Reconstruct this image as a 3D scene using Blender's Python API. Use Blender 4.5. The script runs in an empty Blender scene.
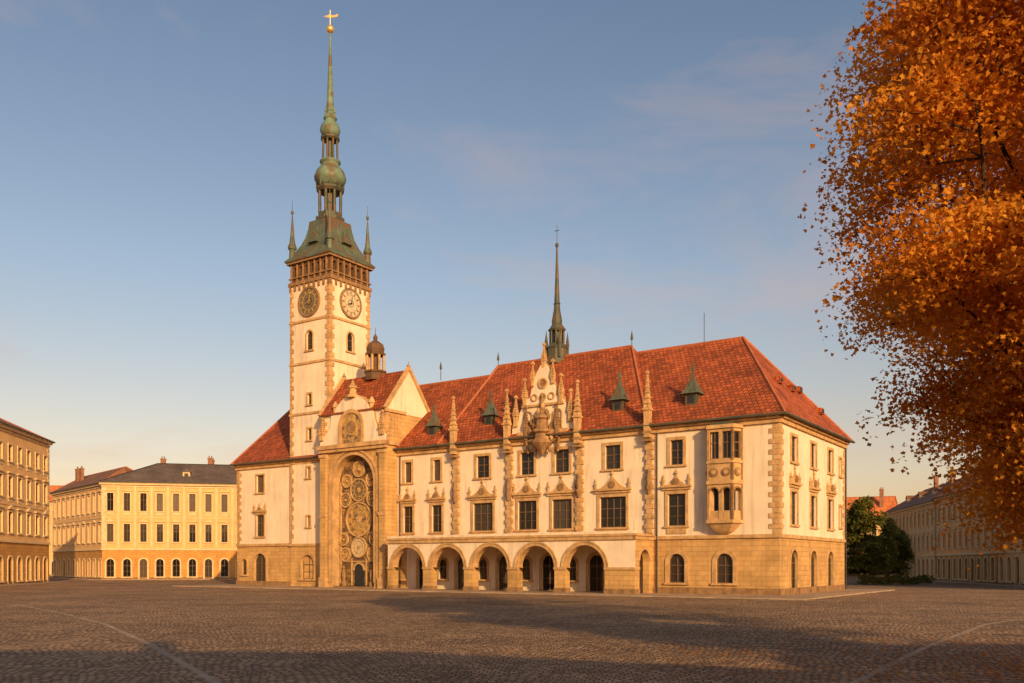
import bpy, math, random
import numpy as np
from mathutils import Vector, Matrix, noise as mnoise
R=random.Random(7)
S=bpy.context.scene
C=bpy.context.collection
# ------------------------------------------------------------------ materials
def newmat(name):
    m=bpy.data.materials.new(name); m.use_nodes=True
    nt=m.node_tree; b=nt.nodes['Principled BSDF']
    return m,nt,b
def N(nt,t,**kw):
    n=nt.nodes.new(t)
    for k,v in kw.items(): setattr(n,k,v)
    return n
def col4(c): return (c[0],c[1],c[2],1)
def surf(name,col,rough=.85,var=.18,scale=.6,bump=.15,bscale=9,streak=0,brick=None,metal=0,mort=.55,bb=.5,tint=None):
    m,nt,b=newmat(name); L=nt.links
    tc=N(nt,'ShaderNodeTexCoord')
    n1=N(nt,'ShaderNodeTexNoise'); n1.inputs['Scale'].default_value=scale; n1.inputs['Detail'].default_value=6
    n1.inputs['Roughness'].default_value=.65
    L.new(tc.outputs['Object'],n1.inputs['Vector'])
    mr=N(nt,'ShaderNodeMapRange'); mr.inputs[1].default_value=.3; mr.inputs[2].default_value=.7
    mr.inputs[3].default_value=1-var; mr.inputs[4].default_value=1+var
    L.new(n1.outputs['Fac'],mr.inputs[0])
    if brick:
        bt=N(nt,'ShaderNodeTexBrick')
        L.new(tc.outputs['UV'],bt.inputs['Vector'])
        bt.inputs['Scale'].default_value=1
        bt.inputs['Brick Width'].default_value=brick[0]; bt.inputs['Row Height'].default_value=brick[1]
        bt.inputs['Mortar Size'].default_value=brick[2]; bt.inputs['Mortar Smooth'].default_value=.3
        k=brick[3]
        bt.inputs['Color1'].default_value=col4([c*(1-k) for c in col]); bt.inputs['Color2'].default_value=col4([min(1,c*(1+k)) for c in col])
        bt.inputs['Mortar'].default_value=col4([c*mort for c in col])
        base=bt.outputs['Color']
    else:
        rgb=N(nt,'ShaderNodeRGB'); rgb.outputs[0].default_value=col4(col); base=rgb.outputs[0]
    vm=N(nt,'ShaderNodeVectorMath',operation='SCALE')
    L.new(base,vm.inputs[0]); L.new(mr.outputs[0],vm.inputs['Scale'])
    out=vm.outputs[0]
    if streak:
        mp=N(nt,'ShaderNodeMapping'); mp.inputs['Scale'].default_value=(1.3,1.3,.12)
        L.new(tc.outputs['Object'],mp.inputs[0])
        n3=N(nt,'ShaderNodeTexNoise'); n3.inputs['Scale'].default_value=1.6; n3.inputs['Detail'].default_value=5
        L.new(mp.outputs[0],n3.inputs['Vector'])
        m3=N(nt,'ShaderNodeMapRange'); m3.inputs[1].default_value=.5; m3.inputs[2].default_value=.8
        m3.inputs[3].default_value=1; m3.inputs[4].default_value=1-streak
        L.new(n3.outputs['Fac'],m3.inputs[0])
        v2=N(nt,'ShaderNodeVectorMath',operation='SCALE'); L.new(out,v2.inputs[0]); L.new(m3.outputs[0],v2.inputs['Scale']); out=v2.outputs[0]
    if tint:
        n4=N(nt,'ShaderNodeTexNoise'); n4.inputs['Scale'].default_value=tint[1]; n4.inputs['Detail'].default_value=7
        L.new(tc.outputs['Object'],n4.inputs['Vector'])
        m4=N(nt,'ShaderNodeMapRange'); m4.inputs[1].default_value=.48; m4.inputs[2].default_value=.62
        L.new(n4.outputs['Fac'],m4.inputs[0])
        mx=N(nt,'ShaderNodeMix',data_type='RGBA'); L.new(m4.outputs[0],mx.inputs[0]); L.new(out,mx.inputs[6]); mx.inputs[7].default_value=col4(tint[0]); out=mx.outputs[2]
    L.new(out,b.inputs['Base Color'])
    b.inputs['Roughness'].default_value=rough; b.inputs['Metallic'].default_value=metal
    b.inputs['Specular IOR Level'].default_value=.3
    n2=N(nt,'ShaderNodeTexNoise'); n2.inputs['Scale'].default_value=bscale; n2.inputs['Detail'].default_value=4
    L.new(tc.outputs['Object'],n2.inputs['Vector'])
    bp=N(nt,'ShaderNodeBump'); bp.inputs['Strength'].default_value=bump; bp.inputs['Distance'].default_value=.05
    L.new(n2.outputs['Fac'],bp.inputs['Height'])
    last=bp.outputs[0]
    if brick:
        b2=N(nt,'ShaderNodeBump',invert=True); b2.inputs['Strength'].default_value=bb; b2.inputs['Distance'].default_value=.05
        L.new(bt.outputs['Fac'],b2.inputs['Height']); L.new(last,b2.inputs['Normal']); last=b2.outputs[0]
    L.new(last,b.inputs['Normal'])
    return m
M={}
M['stucco']=surf('white_stucco',(.75,.61,.43),.9,.12,.35,.2,5,streak=.3)
M['stone']=surf('sandstone_ashlar',(.52,.31,.115),.9,.24,.4,.25,5,streak=.25,brick=(1.1,.48,.018,.09),mort=.6)
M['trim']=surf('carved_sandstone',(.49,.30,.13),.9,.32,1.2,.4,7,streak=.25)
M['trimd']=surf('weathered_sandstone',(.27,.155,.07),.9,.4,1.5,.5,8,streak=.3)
M['tile']=surf('red_roof_tiles',(.36,.085,.026),.85,.32,.3,.2,6,brick=(.5,.55,.05,.32),mort=.36,bb=.9,streak=.25)
M['ridge']=surf('ridge_tiles',(.38,.12,.05),.8,.2,1,.3,6)
M['copper']=surf('verdigris_copper',(.13,.20,.14),.6,.3,.8,.2,6,tint=((.12,.09,.05),.7))
M['copperd']=surf('dark_copper',(.07,.075,.05),.6,.3,.8,.2,6,tint=((.12,.08,.045),.9))
M['copperr']=surf('weathered_copper_sheet',(.10,.125,.085),.6,.3,.8,.2,6,tint=((.13,.085,.045),.6),brick=(.6,3,.04,.1),mort=.5)
M['wood']=surf('dark_timber',(.12,.065,.032),.8,.3,1.5,.3,8)
M['frame']=surf('window_frame_paint',(.14,.085,.045),.6,.2,2,.1,8)
M['framew']=surf('pale_window_frame',(.42,.35,.25),.6,.2,2,.1,8)
M['gold']=surf('gilding',(.80,.50,.15),.35,.1,3,.05,8,metal=.6)
M['dial']=surf('clock_dial_pale',(.50,.42,.27),.7,.15,2,.1,5)
M['diald']=surf('clock_dial_dark',(.15,.11,.06),.7,.25,2,.1,5)
M['mosaic']=surf('mosaic_panel',(.26,.15,.055),.6,.35,1.6,.3,6,brick=(.35,.35,.03,.5),mort=.4,tint=((.11,.065,.035),1.3))
M['mosaic2']=surf('mosaic_figures',(.42,.26,.09),.6,.45,2.2,.4,6,tint=((.14,.09,.06),1.8))
M['iron']=surf('dark_iron',(.03,.03,.03),.5,.2,2,.1,8)
M['slab']=surf('pavement_slabs',(.38,.26,.16),.85,.25,.3,.25,4,brick=(.9,.6,.012,.12),mort=.6)
M['kerb']=surf('granite_kerb',(.36,.26,.17),.85,.2,1,.2,8,brick=(1.2,5,.015,.15))
M['greyroof']=surf('grey_slate_roof',(.13,.095,.075),.7,.3,.4,.2,6,brick=(.4,.35,.02,.2),mort=.6)
M['brownroof']=surf('brown_tile_roof',(.22,.10,.05),.8,.3,.4,.2,6,brick=(.4,.35,.02,.2),mort=.6)
M['redroof2']=surf('old_red_roof',(.60,.18,.055),.8,.3,.5,.2,6,brick=(.35,.4,.03,.2),mort=.6)
M['yellow']=surf('ochre_stucco',(.62,.39,.15),.9,.12,.4,.1,6,streak=.25)
M['cream']=surf('cream_stucco',(.76,.46,.19),.9,.12,.4,.1,6,streak=.2)
M['tan']=surf('tan_stucco',(.70,.42,.18),.9,.12,.4,.1,6,streak=.2)
M['pink']=surf('apricot_stucco',(.78,.40,.15),.9,.12,.4,.1,6,streak=.2)
M['orange']=surf('ochre_rustication',(.54,.27,.07),.9,.15,.4,.2,6,streak=.25,brick=(1.2,.5,.02,.08),mort=.6)
M['plain']=surf('pale_trim',(.66,.48,.26),.9,.15,1,.2,8)
M['chim']=surf('chimney_brick',(.30,.14,.08),.9,.2,1,.2,8,brick=(.25,.08,.01,.2))
def glassmat():
    m,nt,b=newmat('window_glass'); L=nt.links
    g=N(nt,'ShaderNodeNewGeometry'); cr=N(nt,'ShaderNodeValToRGB')
    cr.color_ramp.elements[0].color=(.012,.011,.010,1); cr.color_ramp.elements[1].color=(.10,.075,.05,1)
    cr.color_ramp.elements[0].position=.55
    L.new(g.outputs['Random Per Island'],cr.inputs[0]); L.new(cr.outputs[0],b.inputs['Base Color'])
    b.inputs['Roughness'].default_value=.08
    tc=N(nt,'ShaderNodeTexCoord'); n=N(nt,'ShaderNodeTexNoise'); n.inputs['Scale'].default_value=1.3
    L.new(tc.outputs['Object'],n.inputs['Vector'])
    bp=N(nt,'ShaderNodeBump'); bp.inputs['Strength'].default_value=.25; bp.inputs['Distance'].default_value=.05
    L.new(n.outputs['Fac'],bp.inputs['Height']); L.new(bp.outputs[0],b.inputs['Normal'])
    return m
M['glass']=glassmat()
def leafmat(name,cols,trans=.35):
    m,nt,b=newmat(name); L=nt.links
    g=N(nt,'ShaderNodeNewGeometry'); cr=N(nt,'ShaderNodeValToRGB')
    e=cr.color_ramp.elements
    e[0].position=0; e[0].color=col4(cols[0]); e[1].position=1; e[1].color=col4(cols[-1])
    for i,c in enumerate(cols[1:-1]):
        x=e.new((i+1)/(len(cols)-1)); x.color=col4(c)
    tc=N(nt,'ShaderNodeTexCoord'); n=N(nt,'ShaderNodeTexNoise'); n.inputs['Scale'].default_value=.55; n.inputs['Detail'].default_value=3
    L.new(tc.outputs['Object'],n.inputs['Vector'])
    ma=N(nt,'ShaderNodeMath',operation='MULTIPLY_ADD'); ma.inputs[1].default_value=.45
    mr=N(nt,'ShaderNodeMapRange'); mr.inputs[1].default_value=.3; mr.inputs[2].default_value=.7; mr.inputs[3].default_value=0; mr.inputs[4].default_value=.55
    L.new(n.outputs['Fac'],mr.inputs[0])
    L.new(g.outputs['Random Per Island'],ma.inputs[0]); L.new(mr.outputs[0],ma.inputs[2])
    L.new(ma.outputs[0],cr.inputs[0]); L.new(cr.outputs[0],b.inputs['Base Color'])
    b.inputs['Roughness'].default_value=.6; b.inputs['Specular IOR Level'].default_value=.2
    t=N(nt,'ShaderNodeBsdfTranslucent'); L.new(cr.outputs[0],t.inputs['Color'])
    mx=N(nt,'ShaderNodeMixShader'); mx.inputs[0].default_value=trans
    L.new(b.outputs[0],mx.inputs[1]); L.new(t.outputs[0],mx.inputs[2])
    L.new(mx.outputs[0],nt.nodes['Material Output'].inputs['Surface'])
    return m
M['autumn']=leafmat('autumn_leaves',[(.48,.14,.014),(.68,.24,.02),(.80,.34,.03),(.88,.46,.06)],.5)
M['green']=leafmat('green_leaves',[(.07,.085,.02),(.13,.14,.03),(.19,.18,.03),(.30,.20,.03)],.4)
M['bark']=surf('bark',(.055,.035,.022),.95,.35,2,.6,12)
def groundmat():
    m,nt,b=newmat('cobblestone_setts'); L=nt.links
    tc=N(nt,'ShaderNodeTexCoord')
    nw=N(nt,'ShaderNodeTexNoise'); nw.inputs['Scale'].default_value=.25; L.new(tc.outputs['Object'],nw.inputs['Vector'])
    ad=N(nt,'ShaderNodeVectorMath',operation='MULTIPLY_ADD'); ad.inputs[1].default_value=(1.6,1.6,0)
    L.new(nw.outputs['Color'],ad.inputs[0]); L.new(tc.outputs['Object'],ad.inputs[2])
    bt=N(nt,'ShaderNodeTexBrick'); L.new(ad.outputs[0],bt.inputs['Vector'])
    bt.inputs['Scale'].default_value=1; bt.inputs['Brick Width'].default_value=.25; bt.inputs['Row Height'].default_value=.34
    bt.inputs['Mortar Size'].default_value=.03; bt.inputs['Mortar Smooth'].default_value=.6
    bt.inputs['Color1'].default_value=(.25,.15,.08,1); bt.inputs['Color2'].default_value=(.50,.315,.17,1); bt.inputs['Mortar'].default_value=(.085,.052,.03,1)
    vo=N(nt,'ShaderNodeTexVoronoi'); vo.inputs['Scale'].default_value=2.2; L.new(ad.outputs[0],vo.inputs['Vector'])
    n1=N(nt,'ShaderNodeTexNoise'); n1.inputs['Scale'].default_value=.12; n1.inputs['Detail'].default_value=9; n1.inputs['Roughness'].default_value=.7
    L.new(tc.outputs['Object'],n1.inputs['Vector'])
    mr=N(nt,'ShaderNodeMapRange'); mr.inputs[1].default_value=.3; mr.inputs[2].default_value=.7; mr.inputs[3].default_value=.6; mr.inputs[4].default_value=1.3
    L.new(n1.outputs['Fac'],mr.inputs[0])
    vs=N(nt,'ShaderNodeVectorMath',operation='SCALE'); L.new(bt.outputs['Color'],vs.inputs[0]); L.new(mr.outputs[0],vs.inputs['Scale'])
    L.new(vs.outputs[0],b.inputs['Base Color'])
    b.inputs['Roughness'].default_value=.78; b.inputs['Specular IOR Level'].default_value=.15
    b1=N(nt,'ShaderNodeBump',invert=True); b1.inputs['Strength'].default_value=1; b1.inputs['Distance'].default_value=.06
    L.new(bt.outputs['Fac'],b1.inputs['Height'])
    b2=N(nt,'ShaderNodeBump',invert=True); b2.inputs['Strength'].default_value=.8; b2.inputs['Distance'].default_value=.09
    L.new(vo.outputs['Distance'],b2.inputs['Height']); L.new(b1.outputs[0],b2.inputs['Normal'])
    L.new(b2.outputs[0],b.inputs['Normal'])
    return m
M['setts']=groundmat()
# ------------------------------------------------------------------ geometry helper
def empty(name,loc=(0,0,0),rz=0):
    e=bpy.data.objects.new(name,None); e.location=loc; e.rotation_euler=(0,0,rz); C.objects.link(e); return e
Z=Vector((0,0,1))
class Fr:
    def __init__(s,O,U,Nn): s.O=Vector(O); s.U=Vector(U).normalized(); s.N=Vector(Nn).normalized()
    def p(s,u,v,d=0): return s.O+s.U*u+Z*v-s.N*d
class Geo:
    def __init__(s,name,parent=None): s.name=name; s.par=parent; s.v=[]; s.f=[]; s.mi=[]; s.sm=[]; s.mats=[]
    def _m(s,k):
        if k not in s.mats: s.mats.append(k)
        return s.mats.index(k)
    def poly(s,pts,mat,smooth=False):
        n=len(s.v); s.v.extend([tuple(p) for p in pts]); s.f.append(tuple(range(n,n+len(pts)))); s.mi.append(s._m(mat)); s.sm.append(smooth)
    def mesh(s,vs,fs,mat,smooth=False):
        n=len(s.v); s.v.extend([tuple(p) for p in vs]); k=s._m(mat)
        for f in fs: s.f.append(tuple(i+n for i in f)); s.mi.append(k); s.sm.append(smooth)
    def box(s,F,u0,u1,v0,v1,d0,d1,mat):
        P=[F.p(u,v,d) for d in (d0,d1) for v in (v0,v1) for u in (u0,u1)]
        s.mesh(P,[(0,1,3,2),(4,6,7,5),(0,4,5,1),(2,3,7,6),(0,2,6,4),(1,5,7,3)],mat)
    def prism(s,F,pl,d0,d1,mat):
        n=len(pl); P=[F.p(u,v,d0) for u,v in pl]+[F.p(u,v,d1) for u,v in pl]
        s.mesh(P,[tuple(range(n)),tuple(range(2*n-1,n-1,-1))]+[(i,i+n,(i+1)%n+n,(i+1)%n) for i in range(n)],mat)
    def lathe(s,c,prof,seg,mat,rot=0,smooth=False,sq=False):
        vs=[];fs=[]; k=1/math.cos(math.pi/seg) if sq else 1
        for r,z in prof:
            for i in range(seg):
                a=rot+2*math.pi*i/seg; vs.append((c[0]+r*k*math.cos(a),c[1]+r*k*math.sin(a),c[2]+z))
        for j in range(len(prof)-1):
            for i in range(seg):
                fs.append((j*seg+i,j*seg+(i+1)%seg,(j+1)*seg+(i+1)%seg,(j+1)*seg+i))
        fs.append(tuple(range(seg))[::-1]); fs.append(tuple(range((len(prof)-1)*seg,len(prof)*seg)))
        s.mesh(vs,fs,mat,smooth)
    def tube(s,a,b,r,mat,seg=6):
        a=Vector(a);b=Vector(b);d=(b-a).normalized(); x=d.orthogonal().normalized(); y=d.cross(x)
        vs=[p+(x*math.cos(t)+y*math.sin(t))*r for p in (a,b) for t in [2*math.pi*i/seg for i in range(seg)]]
        s.mesh(vs,[(i,(i+1)%seg,seg+(i+1)%seg,seg+i) for i in range(seg)]+[tuple(range(seg)),tuple(range(seg,2*seg))],mat)
    def disc(s,F,u,v,r,d0,d1,mat,seg=32):
        s.prism(F,[(u+r*math.cos(2*math.pi*i/seg),v+r*math.sin(2*math.pi*i/seg)) for i in range(seg)],d0,d1,mat)
    def ring(s,F,u,v,r0,r1,d0,d1,mat,seg=32,a0=0,a1=2*math.pi,ry=1):
        P=[]
        for i in range(seg+1):
            a=a0+(a1-a0)*i/seg; c=math.cos(a); n=math.sin(a)
            for r,d in ((r0,d0),(r1,d0),(r1,d1),(r0,d1)): P.append(F.p(u+r*c,v+r*n*ry,d))
        fs=[]
        for i in range(seg):
            for k in range(4): fs.append((i*4+k,i*4+(k+1)%4,i*4+4+(k+1)%4,i*4+4+k))
        s.mesh(P,fs,mat)
    def wall(s,F,u0,u1,v0,v1,ops,mat,rev=.35,rmat=None):
        rmat=rmat or mat
        us=sorted(set([u0,u1]+[x for o in ops for x in o[:2] if u0<x<u1])); vs=sorted(set([v0,v1]+[x for o in ops for x in o[2:4] if v0<x<v1]))
        for i in range(len(us)-1):
            for j in range(len(vs)-1):
                uc=(us[i]+us[i+1])/2; vc=(vs[j]+vs[j+1])/2
                if any(o[0]<uc<o[1] and o[2]<vc<o[3] for o in ops): continue
                s.poly([F.p(us[i],vs[j]),F.p(us[i+1],vs[j]),F.p(us[i+1],vs[j+1]),F.p(us[i],vs[j+1])],mat)
        for a,b,c,d,ar in ops:
            sp=d-ar
            s.poly([F.p(a,c),F.p(a,sp),F.p(a,sp,rev),F.p(a,c,rev)],rmat)
            s.poly([F.p(b,c),F.p(b,sp),F.p(b,sp,rev),F.p(b,c,rev)],rmat)
            s.poly([F.p(a,c),F.p(b,c),F.p(b,c,rev),F.p(a,c,rev)],rmat)
            if ar<=0: s.poly([F.p(a,d),F.p(b,d),F.p(b,d,rev),F.p(a,d,rev)],rmat)
            else:
                n=14; m=(a+b)/2; h=(b-a)/2
                q=[(m-h*math.cos(math.pi*i/n),sp+ar*math.sin(math.pi*i/n)) for i in range(n+1)]
                for i in range(n):
                    (x0,y0),(x1,y1)=q[i],q[i+1]
                    s.poly([F.p(x0,y0),F.p(x1,y1),F.p(x1,d),F.p(x0,d)],mat)
                    s.poly([F.p(x0,y0),F.p(x1,y1),F.p(x1,y1,rev),F.p(x0,y0,rev)],rmat)
    def done(s):
        me=bpy.data.meshes.new(s.name); me.from_pydata(s.v,[],s.f)
        for k in s.mats: me.materials.append(M[k])
        me.polygons.foreach_set('material_index',s.mi); me.polygons.foreach_set('use_smooth',s.sm)
        uv=me.uv_layers.new(name='UVMap').data; vv=me.vertices
        for p in me.polygons:
            n=p.normal
            if abs(n.z)>.98: U=Vector((1,0,0)); V=Vector((0,1,0))
            else:
                U=Z.cross(n).normalized(); V=n.cross(U)
            for li in p.loop_indices:
                co=vv[me.loops[li].vertex_index].co; uv[li].uv=(co.dot(U),co.dot(V))
        o=bpy.data.objects.new(s.name,me); C.objects.link(o)
        if s.par: o.parent=s.par
        return o
def window(G,T,F,uc,v0,w,h,ar=0,lights=2,tr=.62,surround='trim',sw=.22,frm='frame',sill=True,proud=.1):
    a,b=uc-w/2,uc+w/2; d=.30
    G.poly([F.p(a-.02,v0-.02,d),F.p(b+.02,v0-.02,d),F.p(b+.02,v0+h+.02,d),F.p(a-.02,v0+h+.02,d)],'glass')
    fw=.09
    for i in range(lights+1):
        x=a+(b-a)*i/lights
        k=fw*(1.0 if 0<i<lights else .9)
        x0=max(a,x-k/2); x1=min(b,x+k/2)
        if i in(0,lights): x0,x1=(a,a+k) if i==0 else (b-k,b)
        G.box(F,x0,x1,v0,v0+h-ar*.0,.2,.295,frm)
    for t in (0,tr,1):
        y=v0+h*t; y0=max(v0,y-fw/2); y1=min(v0+h,y+fw/2)
        if t==0:y1=v0+fw
        if t==1:y0=v0+h-fw
        G.box(F,a,b,y0,y1,.205,.29,frm)
    if w/lights>.6 and tr:
        G.box(F,a,b,v0+h*tr*.5-.025,v0+h*tr*.5+.025,.22,.288,frm)
    if surround:
        sp=v0+h-ar
        T.box(F,a-sw,a-.001,v0,sp,-proud,.03,surround); T.box(F,b+.001,b+sw,v0,sp,-proud,.03,surround)
        if ar>0: T.ring(F,uc,sp,w/2,w/2+sw,-proud,.03,surround,14,0,math.pi,1)
        else: T.box(F,a-sw,b+sw,v0+h,v0+h+sw,-proud-.01,.03,surround)
        if sill: T.box(F,a-sw-.1,b+sw+.1,v0-.2,v0,-proud-.12,.03,surround)
    return (a,b,v0,v0+h,ar)
def quoins(T,F,u,side,v0,v1,mat='trim',h=.5,w1=1.0,w2=.6,proud=.07):
    v=v0;i=0
    while v+h*.6<v1:
        w=w1 if i%2 else w2; t=min(v+h-.03,v1)
        if side==0: a,b=u-w/2,u+w/2
        elif side>0: a,b=u,u+w
        else: a,b=u-w,u
        T.box(F,a,b,v,t,-proud-.006*(i%2),.03,mat); v+=h;i+=1
def pinnacle(T,c,z0,w,hs,ht,mat='trimd'):
    x,y=c
    T.lathe((x,y,z0),[(w*.5,0),(w*.5,hs),(w*.72,hs+.05),(w*.72,hs+.22),(w*.42,hs+.3)],4,mat,math.pi/4,sq=True)
    n=6; pr=[]
    for i in range(n):
        t=i/n; r=w*.42*(1-t)+.05
        z=hs+.3+ht*t
        pr+= [(r,z),(r*.8,z+ht/n*.55),(r*1.25,z+ht/n*.75)]
    pr+=[(.05,hs+.3+ht),(.16,hs+.42+ht),(.16,hs+.55+ht),(.02,hs+.75+ht)]
    T.lathe((x,y,z0),pr,4,mat,math.pi/4,sq=True)
    for k in range(4):
        a=k*math.pi/2+math.pi/4
        T.lathe((x+math.cos(a)*w*.62,y+math.sin(a)*w*.62,z0),[(.08,hs*.8),(.08,hs+.25),(.13,hs+.3),(.01,hs+.95)],4,mat,math.pi/4)
def pediment(T,F,uc,v,w,hh=1.4,mat='trim'):
    T.box(F,uc-w/2-.35,uc+w/2+.35,v,v+.22,-.38,.03,mat)
    T.box(F,uc-w/2-.25,uc+w/2+.25,v-.25,v,-.2,.03,mat)
    pl=[]
    for i in range(9):
        t=i/8; x=-w/2+ (w/2)*t; y=.22+hh*(t**1.9); pl.append((uc+x,v+y))
    pl2=[(2*uc-a,b) for a,b in pl[:-1]][::-1]
    T.prism(F,[(uc-w/2,v+.22)]+pl[1:]+pl2[:-1]+[(uc+w/2,v+.22)],-.2,.03,mat)
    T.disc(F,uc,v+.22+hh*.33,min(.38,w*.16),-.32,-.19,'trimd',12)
    for s in (-1,1):
        p=F.p(uc+s*(w/2+.12),v+.2,-.15); T.lathe(p,[(.13,0),(.13,.45),(.2,.5),(.2,.58),(.1,.62),(.02,1.15)],4,mat,math.pi/4)
    p=F.p(uc,v+.2+hh,-.08); T.lathe(p,[(.1,-.2),(.1,.1),(.2,.2),(.2,.3),(.02,.6)],6,mat)
# ------------------------------------------------------------------ TOWN HALL
TH=empty('town_hall',(25.1,85.2,0),math.radians(-34.27))
W=Geo('facade_walls',TH); G=Geo('windows',TH); T=Geo('stone_trim',TH)
F0=Fr((0,0,0),(1,0,0),(0,-1,0)); F1=Fr((0,0,0),(0,1,0),(1,0,0)); Dp=23.4; EV=17.1
up=[];lo=[];la=[]
for u,wd,lt in ((-45.7,1.5,2),(-41.2,1.5,2),(-34.4,2.8,3),(-28.3,2.5,3),(-23.8,2.5,3),(-17.6,3.1,4),(-10.4,1.9,2)):
    up.append(window(G,T,F0,u,6.9,wd,3.2,0,lt,.62,sw=.3)); 
    pediment(T,F0,u,10.75,wd+.6,1.35 if wd>2 else 1.0)
    up.append(window(G,T,F0,u,13.0,min(wd*.72,1.8),2.5,0,2,.6,sw=.32))
    T.box(F0,u-wd/2-.1,u+wd/2+.1,6.1,6.68,-.12,.03,'trim')
for u in (-72.6,):
    up.append(window(G,T,F0,u,6.9,1.6,3.0,0,2)); pediment(T,F0,u,10.3,2.0,.6)
    up.append(window(G,T,F0,u,13.0,1.5,2.4,0,2))
lo.append(window(G,T,F0,-72.6,.15,2.3,4.4,1.15,2,.7,sill=False,sw=.35))
lo.append(window(G,T,F0,-75.9,1.6,1.0,2.2,.5,1,.6))
for u in (-10.4,-5.4): lo.append(window(G,T,F0,u,1.2,1.7,2.9,.85,2,.6,sw=.4))
for i in range(5):
    u=-18.7-5.9*i
    la.append(window(G,T,F0,u-.9,.15,1.8,3.9,.9,2,.7,sill=False,sw=.3))
    if i: la.append(window(G,T,F0,u+2.0,1.3,1.2,2.4,.6,2,.6,sw=.25))
    else: la.append(window(G,T,F0,u+2.6,.15,1.8,3.9,.9,2,.7,sill=False,sw=.3))
W.wall(F0,-77.5,-45.9,0,5.7,[o for o in lo if o[0]<-46],'stone',.35); W.wall(F0,-13,0,0,5.7,[o for o in lo if o[0]>-13],'stone',.35)
W.wall(F0,-45.9,-13,0,5.7,la,'stucco',.35)
W.wall(F0,-77.5,0,5.7,EV,up,'stucco',.35)
s1=[];s0=[]
for u in (4.3,10.8,17.2):
    s1.append(window(G,T,F1,u,6.9,2.0,3.2,0,2,.62,sw=.26)); pediment(T,F1,u,10.75,2.5,1.2)
    s1.append(window(G,T,F1,u,13.0,1.8,2.5,0,2,.6,sw=.28))
    s0.append(window(G,T,F1,u,.15,2.2,4.3,1.1,2,.7,sill=False,sw=.4))
s1.append(window(G,T,F1,21.3,13.0,1.0,2.0,0,1,.6)); s1.append(window(G,T,F1,21.3,7.2,1.0,2.4,0,1,.6))
W.wall(F1,0,Dp,0,5.7,s0,'stone',.35); W.wall(F1,0,Dp,5.7,EV,s1,'stucco',.35)
Fb=Fr((0,Dp,0),(-1,0,0),(0,1,0)); Fl=Fr((-77.5,Dp,0),(0,-1,0),(-1,0,0))
W.wall(Fb,0,77.5,0,EV,[],'stucco'); W.wall(Fl,0,Dp,0,EV,[],'stucco')
W.poly([(-77.5,0,EV),(-77.5,Dp,EV),(-77.5,Dp/2,27.3)],'stucco')
for F,a,b in ((F0,-77.6,.1),(F1,-.05,Dp+.1)):
    e=.1 if F is F0 else 0
    if F is F0:
        for aa,bb_ in ((-77.6,-58.5),(-13,.1)): T.box(F,aa,bb_,0,.75,-.12,.03,'trimd')
    else: T.box(F,a,b,0,.75,-.1,.03,'trimd')
    T.box(F,a,b,5.55,5.9,-.18-e*.2,.03,'trim'); T.box(F,a-.0,b,EV-.75,EV-.35,-.25-e*.2,.03,'trim'); T.box(F,a,b,EV-.35,EV+.05,-.5-e*.2,.03,'trim')
for u in (-77.5,): quoins(T,F0,u,1,5.9,EV-.8)
quoins(T,F0,0,-1,5.9,EV-.8); quoins(T,F1,0,1,5.9,EV-.8); quoins(T,F1,Dp,-1,5.9,EV-.8)
for u in (-38.2,-30.6,-21.5,-13.3):
    quoins(T,F0,u,0,6.2,EV-.8,w1=.95,w2=.62,proud=.32)
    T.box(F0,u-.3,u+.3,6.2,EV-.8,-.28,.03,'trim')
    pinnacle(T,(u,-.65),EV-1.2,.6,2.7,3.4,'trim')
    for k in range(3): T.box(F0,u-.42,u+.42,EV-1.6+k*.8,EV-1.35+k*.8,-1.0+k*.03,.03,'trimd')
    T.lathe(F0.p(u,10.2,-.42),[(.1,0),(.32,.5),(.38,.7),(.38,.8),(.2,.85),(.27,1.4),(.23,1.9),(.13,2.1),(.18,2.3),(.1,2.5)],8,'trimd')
for u in (-12.5,-46.9): T.tube(F0.p(u,.2,-.16),F0.p(u,EV-.4,-.16),.08,'iron')
T.tube(F1.p(Dp-.2,.2,-.18),F1.p(Dp-.2,EV-.4,-.18),.08,'iron')
OX=-5.4
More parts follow.
